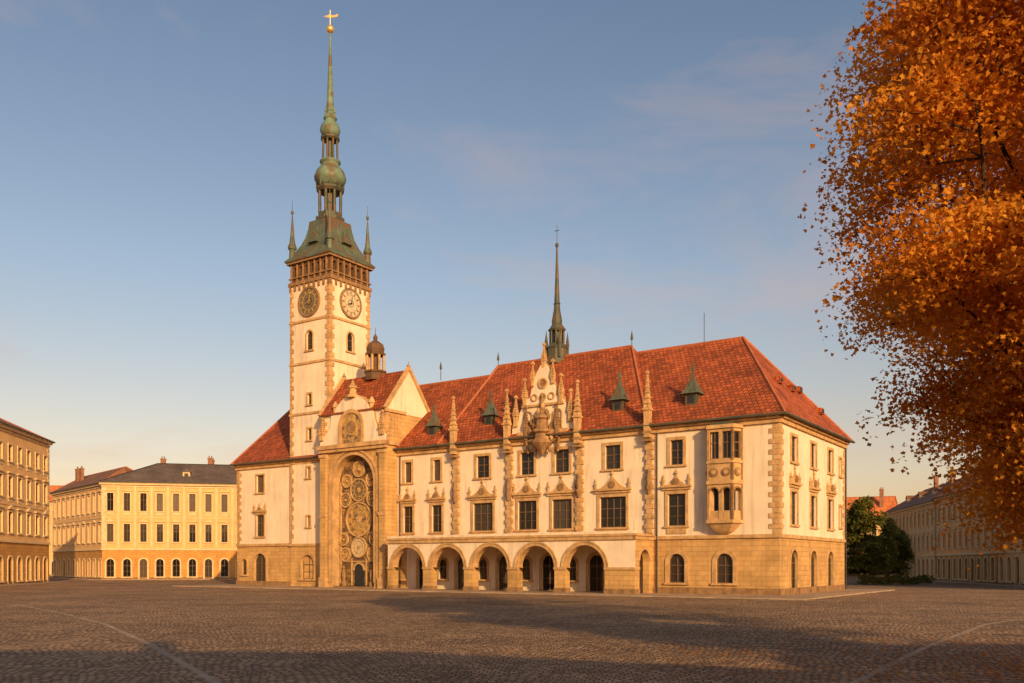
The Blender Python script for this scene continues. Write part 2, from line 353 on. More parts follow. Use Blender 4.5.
def oriel():
    q=[(-1.75,0),(-1.25,-1.15),(1.25,-1.15),(1.75,0)]
    pts=[Vector((OX+a,b,0)) for a,b in q]
    for i in range(3):
        a,b=pts[i],pts[i+1]; U=(b-a); L=U.length; U.normalize(); Nn=Vector((U.y,-U.x,0))
        F=Fr(a,U,Nn); ops=[];ops2=[]
        n=2 if i==1 else 1
        for k in range(n):
            uc=L*(k+.5)/n; w=min(1.0,L/n-.3)
            ops.append(window(G,T,F,uc,13.2,w,2.6,0,1 if i!=1 else 2,.6,surround=None))
            ops2.append((uc-w/2,uc+w/2,7.4,10.4,w/2))
            G.poly([F.p(uc-w/2,7.4,.6),F.p(uc+w/2,7.4,.6),F.p(uc+w/2,10.4,.6),F.p(uc-w/2,10.4,.6)],'iron')
            T.ring(F,uc,10.4-w/2,w/2,w/2+.12,-.1,.03,'trimd',10,0,math.pi)
            T.disc(F,uc,11.9,.42,-.12,.02,'trimd',12); T.disc(F,uc,11.9,.22,-.2,-.11,'trim',10)
            T.box(F,uc-w/2,uc+w/2,7.4,8.2,.05,.15,'trim')
        W.wall(F,0,L,7.1,16.3,ops+ops2,'trim',.6)
        for z0,z1,pr in ((7.0,7.3,.15),(10.75,11.1,.16),(12.75,13.0,.14),(16.1,16.45,.2)): T.box(F,-.1,L+.1,z0,z1,-pr,.05,'trim')
        for x in (0,L): T.box(F,x-.1,x+.1,7.3,16.1,-.09,.05,'trimd')
    vs=[];fs=[]
    for z,k in ((7.05,1.0),(6.6,.8),(6.2,.55),(5.95,.25)): vs+=[(OX+a*k,b*k,z) for a,b in q]
    for j in range(3):
        for i in range(3): fs.append((j*4+i,j*4+i+1,j*4+5+i,j*4+4+i))
    W.mesh(vs,fs,'trim')
    W.mesh([(OX+a*1.08,b*1.08,16.45) for a,b in q]+[(OX,0,17.3)],[(0,1,4),(1,2,4),(2,3,4)],'copperd')
    pediment(T,F0,OX,10.6,2.6,.1)
oriel()
W.done()
# ---- main roof
Rf=Geo('tiled_roof',TH); ov=.75; e0=EV-.0; ym=Dp/2
def slope(pts,mat='tile'): Rf.poly(pts,mat)
rz1=27.6; rz2=28.7; rz3=27.8
slope([(-78,-ov,e0),(-13.3,-ov,e0),(-13.3,ym,rz1),(-78,ym,rz1)]); slope([(-78,Dp+ov,e0),(-13.3,Dp+ov,e0),(-13.3,ym,rz1),(-78,ym,rz1)])
slope([(-40.5,-ov-.06,e0+.05),(-13.2,-ov-.06,e0+.05),(-21.3,ym,rz2),(-40.5,ym,rz2)]); slope([(-40.5,Dp+ov,e0+.05),(-13.2,Dp+ov,e0+.05),(-21.3,ym,rz2),(-40.5,ym,rz2)])
slope([(-13.2,-ov-.06,e0+.05),(-13.2,Dp+ov,e0+.05),(-21.3,ym,rz2)])
slope([(-40.5,-ov-.06,e0+.05),(-40.5,Dp+ov,e0+.05),(-40.5,ym,rz2)],'stucco')
slope([(-24,-ov,e0+.02),(ov,-ov,e0+.02),(-7.8,ym,rz3),(-24,ym,rz3)]); slope([(-24,Dp+ov,e0+.02),(ov,Dp+ov,e0+.02),(-7.8,ym,rz3),(-24,ym,rz3)])
slope([(ov,-ov,e0+.02),(ov,Dp+ov,e0+.02),(-7.8,ym,rz3)])
Rf.poly([(-78,-ov,e0-.03),(ov,-ov,e0-.03),(ov,Dp+ov,e0-.03),(-78,Dp+ov,e0-.03)],'trimd')
def ridge(a,b,r=.16,m='ridge'): Rf.tube(a,b,r,m)
ridge((-78,ym,rz1),(-40.5,ym,rz1)); ridge((-40.5,ym,rz2),(-21.3,ym,rz2)); ridge((-21,ym,rz3),(-7.8,ym,rz3))
ridge((-7.8,ym,rz3),(ov,-ov,e0)); ridge((-7.8,ym,rz3),(ov,Dp+ov,e0)); ridge((-21.3,ym,rz2),(-13.2,-ov-.06,e0+.1)); ridge((-40.5,ym,rz2),(-40.5,-ov-.06,e0+.1)); ridge((-78,ym,rz1),(-78,-ov,e0),.13)
Rf.tube((-78,-ov-.1,e0-.02),(ov+.1,-ov-.1,e0-.02),.13,'copperd'); Rf.tube((ov+.1,-ov-.1,e0-.02),(ov+.1,Dp+ov,e0-.02),.13,'copperd')
for x in (-50,-21.3,-40.5): 
    Rf.lathe((x,ym,28.0),[(.06,0),(.05,1.4),(.18,1.5),(.18,1.7),(.02,2.5)],6,'copperd')
Rf.tube((-12.3,ym,27.5),(-12.3,ym,31.2),.04,'iron')
def sl(y,rz=rz3): return e0+(rz-e0)*(y+ov)/(ym+ov)
def dormer(x,y,s=1,rz=rz3):
    z=sl(y,rz)-.2
    Rf.box(Fr((x,y,z),(1,0,0),(0,-1,0)),-.6*s,.6*s,0,1.45*s,0,1.6*s,'copperd')
    Rf.box(Fr((x,y,z),(1,0,0),(0,-1,0)),-.35*s,.35*s,.4*s,1.2*s,-.03,.1,'iron')
    Rf.lathe((x,y+.55*s,z+1.4*s),[(.95*s,0),(.62*s,.45*s),(.3*s,1.3*s),(.08*s,2.3*s),(.14*s,2.45*s),(.14*s,2.6*s),(.02,3.3*s)],4,'copperr',math.pi/4,sq=True)
for x,y,s,rz in ((-9.6,1.6,1,rz3),(-17.9,1.6,1,rz2),(-34.8,1.6,.95,rz2),(-43.0,1.2,.9,rz1)): dormer(x,y,s,rz)
for (yy,t) in ((9,.45),(12.5,.42),(16,.46),(18,.25)):
    zz=e0+(rz3-e0)*t; xx=ov-(7.8+ov)*t
    Rf.box(Fr((xx+.25,yy,zz),(0,1,0),(1,0,0)),-.5,.5,-.1,.55,-.15,1.0,'tile'); Rf.box(Fr((xx+.25,yy,zz),(0,1,0),(1,0,0)),-.35,.35,.05,.42,-.2,0,'iron')
Rf.done()
# ---- central ornamental gable
GC=-26.05
A=Geo('ornamental_gable',TH); Fg=Fr((GC,0,0),(1,0,0),(0,-1,0))
half=[(4.1,EV-.3),(4.1,18.6),(3.3,18.9),(3.1,19.9),(2.6,20.7),(2.4,21.2),(1.7,21.5),(1.55,22.3),(1.15,22.9),(1.15,23.6),(.8,24.2),(.35,24.9),(0,25.1)]
A.prism(Fg,[(-a,b) for a,b in half]+[(a,b) for a,b in half[::-1][1:]],-.28,.5,'stucco')
for s in (-1,1):
    for i in range(1,len(half)-1):
        a,b=half[i],half[i+1]; A.tube(Fg.p(s*a[0],a[1],.1),Fg.p(s*b[0],b[1],.1),.22,'trim',4)
    for (x,z,w,h1,h2) in ((3.55,18.4,.42,1.1,1.7),(2.35,20.6,.38,.9,1.5),(1.3,22.7,.32,.7,1.3)): pinnacle(A,(GC+s*x,-.35),z,w,h1,h2,'trim')
pinnacle(A,(GC,-.1),24.6,.4,.7,1.4,'trim')
for x in (-1.9,0,1.9):
    A.box(Fg,x-.6,x-.48,17.8,19.4,-.45,-.27,'trim'); A.box(Fg,x+.48,x+.6,17.8,19.4,-.45,-.27,'trim'); A.ring(Fg,x,19.4,.48,.6,-.45,-.27,'trim',10,0,math.pi)
A.box(Fg,-3.3,3.3,17.35,17.7,-.6,-.27,'trim'); A.box(Fg,-2.7,2.7,20.4,20.65,-.5,-.27,'trim')
for x in (-1.1,0,1.1): A.ring(Fg,x,21.4,.28,.42,-.42,-.27,'trim',12)
A.ring(Fg,0,22.9,.42,.62,-.42,-.27,'trim',16); A.disc(Fg,0,22.9,.42,-.32,-.27,'trimd',16)
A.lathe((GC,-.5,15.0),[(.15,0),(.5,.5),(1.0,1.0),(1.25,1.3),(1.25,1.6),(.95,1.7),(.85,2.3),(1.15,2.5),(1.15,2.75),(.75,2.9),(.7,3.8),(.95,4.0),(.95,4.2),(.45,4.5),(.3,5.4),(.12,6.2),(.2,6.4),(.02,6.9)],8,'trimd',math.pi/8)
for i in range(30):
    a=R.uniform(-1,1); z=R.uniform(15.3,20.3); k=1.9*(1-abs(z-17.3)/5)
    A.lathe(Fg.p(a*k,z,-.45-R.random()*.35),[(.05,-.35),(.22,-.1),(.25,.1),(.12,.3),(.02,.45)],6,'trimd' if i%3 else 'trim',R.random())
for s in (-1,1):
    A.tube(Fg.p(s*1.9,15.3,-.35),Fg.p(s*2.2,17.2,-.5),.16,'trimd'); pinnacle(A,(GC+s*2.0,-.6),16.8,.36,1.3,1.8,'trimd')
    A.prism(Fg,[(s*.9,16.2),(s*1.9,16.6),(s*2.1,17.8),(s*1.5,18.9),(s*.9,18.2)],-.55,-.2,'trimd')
A.done()
# ---- arcade
AR=Geo('arcade',TH); Fa=Fr((0,-4,0),(1,0,0),(0,-1,0)); ops=[]
for i in range(5):
    u=-18.7-5.9*i; ops.append((u-2.3,u+2.3,0,5.0,2.3))
    AR.ring(Fa,u,2.7,2.3,2.62,-.1,.03,'trim',18,0,math.pi); 
    AR.ring(Fa,u,2.7,2.622,2.76,-.16,.03,'trim',18,0,math.pi)
AR.wall(Fa,-45.4,-13,2.7,5.85,[(a,b,2.7,d,e) for a,b,c,d,e in ops],'stucco',.9,'trim')
edges=[-45.4]+sum([[o[0],o[1]] for o in sorted(ops)],[])+[-13]
for i in range(0,len(edges),2):
    a,b=edges[i],edges[i+1]
    AR.box(Fa,a+.002,b-.002,0,2.7,-.04,.9,'stone'); AR.box(Fa,a-.06,b+.06,2.5,2.75,-.14,.95,'trim'); AR.box(Fa,a-.05,b+.05,0,.6,-.12,.94,'trimd')
Fs=Fr((-13,-4,0),(0,1,0),(1,0,0))
AR.wall(Fs,0,4,0,5.85,[(.9,3.1,0,4.5,1.1)],'stone',.7); AR.ring(Fs,2.0,3.4,1.1,1.4,-.08,.03,'trim',14,0,math.pi)
AR.box(Fa,-45.5,-12.85,5.5,5.85,-.2,.2,'trim'); AR.box(Fs,-.2,4,5.503,5.853,-.153,.2,'trim')
AR.box(Fa,-45.5,-12.7,5.86,6.1,-.3,4.0,'trim')
AR.box(Fa,-45.4,-13,6.1,6.35,-.1,.3,'stucco')
AR.box(Fa,-45.3,-13.1,5.3,5.45,.3,3.98,'stucco')
AR.done()
# ---- astronomical clock bay
B=Geo('astronomical_clock_bay',TH); bx0,bx1,by=-58.5,-47.4,-2.0; bc=(bx0+bx1)/2
Fy=Fr((bc,by,0),(1,0,0),(0,-1,0)); hw=(bx1-bx0)/2; nr=3.45
B.wall(Fy,-hw,hw,0,17.9,[(-nr,nr,.3,16.7,nr)],'stone',1.1,'trim')
B.box(Fr((bc,by,0),(1,0,0),(0,-1,0)),-nr-.1,nr+.1,.2,17,1.1,1.3,'mosaic')
B.box(Fy,-nr,nr,0,.3,-.0,1.1,'trim')
for r0,r1,pr in ((nr,nr+.35,.12),(nr+.5,nr+.75,.18)): 
    B.ring(Fy,0,16.7-nr,r0,r1,-pr,.03,'trim',28,0,math.pi)
    for s in (-1,1): B.box(Fy,min(s*r0,s*r1),max(s*r0,s*r1),.8,16.7-nr,-pr,.03,'trim')
for s,a,b in ((-1,-hw,-hw+1.0),(1,hw-1.0,hw)):
    B.box(Fy,a,b,0,16.8,-.35,.03,'stone'); B.box(Fy,a-.1,b+.1,0,1.4,-.5,.03,'trim'); B.box(Fy,a-.1,b+.1,16.6,17.0,-.5,.03,'trim'); B.box(Fy,a-.08,b+.08,9,9.4,-.45,.03,'trim')
Fr_=Fr((bx1,by,0),(0,1,0),(1,0,0)); Fle=Fr((bx0,by+8,0),(0,-1,0),(-1,0,0))
B.wall(Fr_,0,8,0,17.9,[],'stone'); B.wall(Fle,0,8,0,17.9,[],'stone')
B.wall(Fr_,0,8,17.9,21.7,[],'stone'); B.wall(Fr_,0,8,21.7,22.3,[],'stucco'); B.wall(Fle,0,8,17.9,22.3,[],'stucco'); B.poly([(bx1,by,22.3),(bx1,by+8,22.3),(bx1,by+4,27.3)],'stucco'); B.poly([(bx0,by,22.3),(bx0,by+8,22.3),(bx0,by+4,27.3)],'stucco')
B.wall(Fy,-hw,hw,17.9,22.3,[],'stucco')
B.box(Fr_,-.3,3.4,21.6,21.95,-.22,.05,'trim')
B.box(Fy,-hw-.3,hw+.3,17.6,18.1,-.65,.1,'trim'); B.box(Fr_,-.6,2,17.603,18.103,-.3,.1,'trim'); B.box(Fy,-hw-.15,hw+.15,17.2,17.6,-.45,.1,'trim')
quoins(B,Fr_,0,1,18.2,22,h=.5); quoins(B,Fy,hw,-1,18.2,22,h=.5); quoins(B,Fy,-hw,1,18.2,22,h=.5)
for x,o in ((bx1,.05),(bx0,-.05)):
    for ya in (by-.35,by+8.35): B.tube((x+o,ya,22.0),(x+o,by+4,27.6),.28,'trim',4)
    B.lathe((x,by+4,27.4),[(.2,0),(.2,.3),(.28,.4),(.08,.6),(.02,1.0)],6,'trimd')
B.poly([(bx0+.15,by-.5,21.95),(bx1-.15,by-.5,21.95),(bx1-.15,by+4,27.35),(bx0+.15,by+4,27.35)],'tile'); B.poly([(bx0+.15,by+8.5,21.95),(bx1-.15,by+8.5,21.95),(bx1-.15,by+4,27.35),(bx0+.15,by+4,27.35)],'tile')
gh=[(hw,18.1),(hw,18.9),(hw-.7,19.2),(hw-1.4,19.9),(hw-1.8,20.8),(hw-2.0,22.0),(hw-2.6,22.2),(hw-3.0,22.9),(hw-3.9,23.6),(hw-4.8,23.9),(0,24.0)]
B.prism(Fy,[(-a,b) for a,b in gh]+[(a,b) for a,b in gh[::-1][1:]],-.3,.4,'stucco')
for s in (-1,1):
    for i in range(1,len(gh)-1):
        a,b=gh[i],gh[i+1]; B.tube(Fy.p(s*a[0],a[1],.05),Fy.p(s*b[0],b[1],.05),.3,'trim',4)
    pinnacle(B,(bc+s*(hw-.4),by-.3),18.8,.6,.7,1.6,'trim'); B.lathe((bc+s*3.1,by,22.2),[(.3,0),(.3,.6),(.42,.7),(.42,.8),(.3,1.1),(.05,1.5)],8,'trim')
B.ring(Fy,0,20.2,1.7,2.15,-.5,-.28,'trim',24,0,math.pi)
for s in (-1,1): B.box(Fy,min(s*1.7,s*2.15),max(s*1.7,s*2.15),18.1,20.2,-.5,-.28,'trim')
B.box(Fy,-1.7,1.7,18.1,20.2,-.34,-.28,'mosaic2'); B.prism(Fy,[(1.69*math.cos(i*math.pi/14),20.2+1.69*math.sin(i*math.pi/14)) for i in range(15)],-.34,-.28,'mosaic2')
B.disc(Fy,0,20.1,1.0,-.42,-.33,'gold',20); B.disc(Fy,0,20.1,.8,-.46,-.41,'trimd',20)
B.lathe((bc,by-.1,23.9),[(.9,-.1),(.9,.2),(.5,.3),(.45,1.0),(.65,1.1),(.65,1.25),(.3,1.5),(.05,2.2)],8,'trim')
Fn=Fr((bc,by+1.1,0),(1,0,0),(0,-1,0))
def dial(u,v,r,mat='mosaic2'):
    B.disc(Fn,u,v,r,-.1,.02,mat,28); B.ring(Fn,u,v,r,r+.16,-.24,.02,'trim',28); B.ring(Fn,u,v,r*.62,r*.68,-.16,-.09,'gold',28); B.disc(Fn,u,v,r*.22,-.2,-.09,'trim',14)
    for k in range(12):
        a=k*math.pi/6; B.disc(Fn,u+r*.82*math.cos(a),v+r*.82*math.sin(a),r*.07,-.15,-.09,'gold',8)
    for k in range(2 if r>1 else 1):
        a=1+r*3+k*2.1; c,s_=math.cos(a),math.sin(a); B.prism(Fn,[(u-.06*s_,v+.06*c),(u+.06*s_,v-.06*c),(u+r*.75*c,v+r*.75*s_)],-.26,-.21,'gold')
dial(0,8.7,2.05); dial(0,12.4,1.3,'diald'); dial(0,15.0,.85); dial(0,5.2,1.15,'dial')
for s in (-1,1):
    dial(s*2.3,11.2,.8,'diald'); dial(s*2.05,13.6,.7); dial(s*2.6,6.2,.65,'diald'); dial(s*2.3,4.3,.75)
    B.box(Fn,min(s*3.05,s*3.2),max(s*3.05,s*3.2),.4,13.4,-.2,0,'trim')
    B.box(Fn,min(s*1.2,s*1.28),max(s*1.2,s*1.28),.4,3.8,-.2,0,'trim')
    B.lathe(Fn.p(s*2.4,.3,-.35),[(.35,0),(.35,.5),(.2,.6),(.28,1.4),(.24,2.0),(.12,2.15),(.19,2.4),(.05,2.65)],8,'trimd')
for v in (3.35,6.95): B.box(Fn,-3.04,3.04,v,v+.15,-.08,0,'trim')
B.prism(Fn,[(-.8,.3),(.8,.3),(.8,2.3)]+[(.8*math.cos(i*math.pi/8),2.3+.8*math.sin(i*math.pi/8)) for i in range(1,8)]+[(-.8,2.3)],-.06,.01,'iron')
B.ring(Fn,0,2.3,.8,1.0,-.2,0,'trim',12,0,math.pi)
B.lathe((bc,by+4,26.6),[(1.35,0),(1.35,.9),(1.5,1.0),(1.5,1.2),(.55,1.2),(.55,3.2),(1.35,3.2),(1.4,3.4),(1.15,3.55),(1.25,4.0),(1.05,4.6),(.5,5.0),(.22,5.2),(.3,5.4),(.3,5.6),(.05,6.0),(.03,6.8)],8,'wood',math.pi/8)
for i in range(8):
    a=math.pi/8+i*math.pi/4; B.tube((bc+1.15*math.cos(a),by+4+1.15*math.sin(a),27.7),(bc+1.15*math.cos(a),by+4+1.15*math.sin(a),29.9),.17,'trim',6)
B.done()
# ---- clock tower
K=Geo('clock_tower',TH); cx,cy=-62.55,3.45; hb=3.72; zt=40.3
frs=[Fr((cx,cy-hb,0),(1,0,0),(0,-1,0)),Fr((cx+hb,cy,0),(0,1,0),(1,0,0)),Fr((cx,cy+hb,0),(-1,0,0),(0,1,0)),Fr((cx-hb,cy,0),(0,-1,0),(-1,0,0))]
for i,F in enumerate(frs):
    ops=[]
    if i==0:
        lw=[window(G,T,F,-.3,1.1,2.3,3.2,1.15,2,.6,sw=.35,proud=.15)]
        K.wall(F,-hb,hb,0,5.7,lw,'stone'); ops.append(window(G,T,F,-.2,8.0,.6,1.4,0,1,0.5)); ops.append(window(G,T,F,-.2,14.5,.6,1.4,0,1,.5))
        ops.append(window(G,T,F,0,24.2,.7,1.4,0,1,.5))
    else: K.wall(F,-hb,hb,0,5.7,[],'stone')
    ops.append(window(G,T,F,0,31.4,1.15,2.5,.57,1,.6,sw=.2))
    ops.append(window(G,T,F,0,21.0 if i else 19.5,.7,1.5,0,1,.5))
    K.wall(F,-hb,hb,5.7,zt,ops,'stucco')
    for s in (-1,1): quoins(K,F,s*hb,-s,5.9,zt-.4,h=.62,w1=.75,w2=.45,proud=.09)
    for z in (5.5,22.9,29.6,35.2): K.box(F,-hb-.12,hb+.12,z,z+.3,-.16-.003*i,.03,'trim')
    m='diald' if i in(0,) else 'dial'; vz=37.8
    K.disc(F,0,vz,1.75,-.14,.03,m,40); K.ring(F,0,vz,1.75,2.0,-.24,.03,'trimd',40); K.ring(F,0,vz,1.12,1.2,-.18,-.13,'gold',32); K.ring(F,0,vz,.45,.5,-.18,-.13,'iron',24)
    for k in range(12):
        a=k*math.pi/6; c,s_=math.cos(a),math.sin(a)
        K.prism(F,[(1.25*c-.05*s_,vz+1.25*s_+.05*c),(1.25*c+.05*s_,vz+1.25*s_-.05*c),(1.6*c+.07*s_,vz+1.6*s_-.07*c),(1.6*c-.07*s_,vz+1.6*s_+.07*c)],-.18,-.13,'gold' if i==0 else 'iron')
    for a,l,wd in ((math.radians(75),1.35,.06),(math.radians(200),.9,.09)):
        c,s_=math.cos(a),math.sin(a); K.prism(F,[(-.2*c-wd*s_,vz-.2*s_+wd*c),(-.2*c+wd*s_,vz-.2*s_-wd*c),(l*c,vz+l*s_)],-.24,-.19,'gold' if i==0 else 'iron')
    K.box(F,-hb-.2,hb+.2,zt,zt+.45,-.25-.003*i,.1,'trimd')
    for k in range(9):
        x=-hb+.1+k*(2*hb-.2)/8; K.prism(F,[(x-.14,zt-.7),(x+.14,zt-.7),(x+.14,zt),(x-.14,zt)],-.2,.02,'trimd')
    K.wall(F,-hb,hb,zt+.45,zt+2.9,[(-hb+.6+k*1.1,-hb+1.2+k*1.1,zt+1.2,zt+2.5,.3) for k in range(6)],'wood',.6)
    for k in range(7):
        x=-hb+.35+k*1.1-.06; K.box(F,x-.09,x+.09,zt+.45,zt+2.9,-.16,.05,'trimd')
    K.box(F,-hb-.35,hb+.35,zt+2.9,zt+3.3,-.38-.003*i,.2,'trimd'); K.box(F,-hb-.15,hb+.15,zt+.95,zt+1.1,-.2,.05,'trimd')
K.lathe((cx,cy,0),[(hb-.8,zt+.5),(hb-.8,zt+3)],4,'iron',math.pi/4,sq=True)
K.done()
P=Geo('tower_spire',TH)
q=math.pi/4
P.lathe((cx,cy,0),[(4.25,43.5),(4.3,43.7),(3.85,44.2),(3.25,45.1),(2.7,46.1),(2.3,47.2),(2.05,48.4),(1.95,49.3)],4,'copperr',q,sq=True)
for i in range(4):
    a=q+i*math.pi/2
    x,y=cx+math.cos(a)*5.0,cy+math.sin(a)*5.0
    P.lathe((x,y,0),[(.5,43.7),(.42,45.3),(.6,45.45),(.64,45.65),(.42,46.2),(.28,47.2),(.14,49.1),(.06,50.1),(.2,50.25),(.2,50.5),(.04,50.7),(.03,52.0)],8,'copperr',q/2)
    F=frs[i]; p=F.p(0,44.6,1.2); P.box(Fr(p,F.U,F.N),-.55,.55,-.3,1.2,-.5,1.5,'copperd'); P.lathe((p.x+F.N.x*.1,p.y+F.N.y*.1,45.8),[(.85,0),(.45,.5),(.15,1.3),(.02,2.1)],4,'copperr',q,sq=True)
P.lathe((cx,cy,0),[(1.95,49.3),(2.05,49.45),(2.05,49.8),(1.65,49.9),(1.65,50.5),(.7,50.5),(.7,53.4),(1.7,53.4),(1.95,53.7),(2.0,53.95),(1.4,54.1)],8,'copperd',q/2)
for i in range(8):
    a=q/2+i*q; P.tube((cx+1.5*math.cos(a),cy+1.5*math.sin(a),50.4),(cx+1.5*math.cos(a),cy+1.5*math.sin(a),53.5),.2,'copperd')
    P.tube((cx+1.05*math.cos(a),cy+1.05*math.sin(a),57.7),(cx+.98*math.cos(a),cy+.98*math.sin(a),60.5),.14,'copperd')
    a+=q/2; P.tube((cx+1.8*math.cos(a),cy+1.8*math.sin(a),53.9),(cx+1.8*math.cos(a),cy+1.8*math.sin(a),54.8),.1,'copperd')
P.lathe((cx,cy,0),[(1.4,54.1),(1.7,54.4),(2.1,55.0),(2.15,55.5),(1.9,56.2),(1.3,56.9),(1.15,57.3),(1.4,57.45),(1.4,57.65),(1.15,57.75)],16,'copper',0,True)
P.lathe((cx,cy,0),[(1.15,57.75),(.5,57.8),(.5,60.4),(1.15,60.45),(1.35,60.65),(1.35,60.85),(1.0,60.95)],8,'copperd',q/2)
P.lathe((cx,cy,0),[(1.0,60.95),(1.2,61.3),(1.38,61.8),(1.25,62.4),(.82,63.0),(.7,63.3),(.9,63.4),(.9,63.6)],16,'copper',0,True)
P.lathe((cx,cy,0),[(.9,63.6),(.6,64.3),(.7,64.4),(.66,64.6),(.56,65),(.4,68),(.25,71.3),(.13,74.7),(.1,75.1)],8,'copper',q/2)
for i in range(4):
    a=i*math.pi/2; P.lathe((cx+.8*math.cos(a),cy+.8*math.sin(a),63.5),[(.12,0),(.12,.5),(.2,.6),(.02,1.4)],6,'copper')
P.lathe((cx,cy,75.6),[(.05,-.6)]+[(.52*math.sin(math.pi*i/10),-.52*math.cos(math.pi*i/10)) for i in range(1,10)]+[(.05,.6)],16,'gold',0,True)
P.tube((cx,cy,76),(cx,cy,78.2),.06,'gold')
Fv=Fr((cx,cy,77.2),(math.cos(math.radians(34)),math.sin(math.radians(34)),0),(0,-1,0))
P.prism(Fv,[(-.95,.15),(-.4,.25),(-.2,.4),(.1,.38),(.35,.25),(.8,.35),(1.0,.5),(1.1,.25),(.9,.05),(.4,0),(.1,-.05),(-.3,0)],-.04,.04,'gold')
P.done()
# ---- chapel fleche behind the ridge
Q=Geo('chapel_fleche',TH); fx,fy=-31.6,ym
Q.lathe((fx,fy,0),[(1.35,27.8),(1.35,29.6),(1.5,29.8),(1.15,30.1),(1.0,30.3),(.5,30.3),(.5,31.9),(1.0,31.9),(1.15,32.1),(.95,32.3),(.62,32.8),(.66,33.2),(.42,34.5),(.36,35.2),(.46,35.3),(.34,35.5),(.22,38.5),(.1,42.3),(.22,42.5),(.22,42.75),(.04,42.9),(.03,45.1)],8,'copperd',q/2)
for i in range(8):
    a=q/2+i*q; Q.tube((fx+.85*math.cos(a),fy+.85*math.sin(a),30.2),(fx+.85*math.cos(a),fy+.85*math.sin(a),32),.12,'copperd')
for i in range(4):
    a=i*math.pi/2+q; Q.lathe((fx+1.35*math.cos(a),fy+1.35*math.sin(a),28.5),[(.2,0),(.2,1.6),(.28,1.7),(.02,3.4)],6,'copperd')
Q.tube((fx-.35,fy,44.4),(fx+.35,fy,44.4),.04,'iron')
Q.done(); G.done(); T.done()
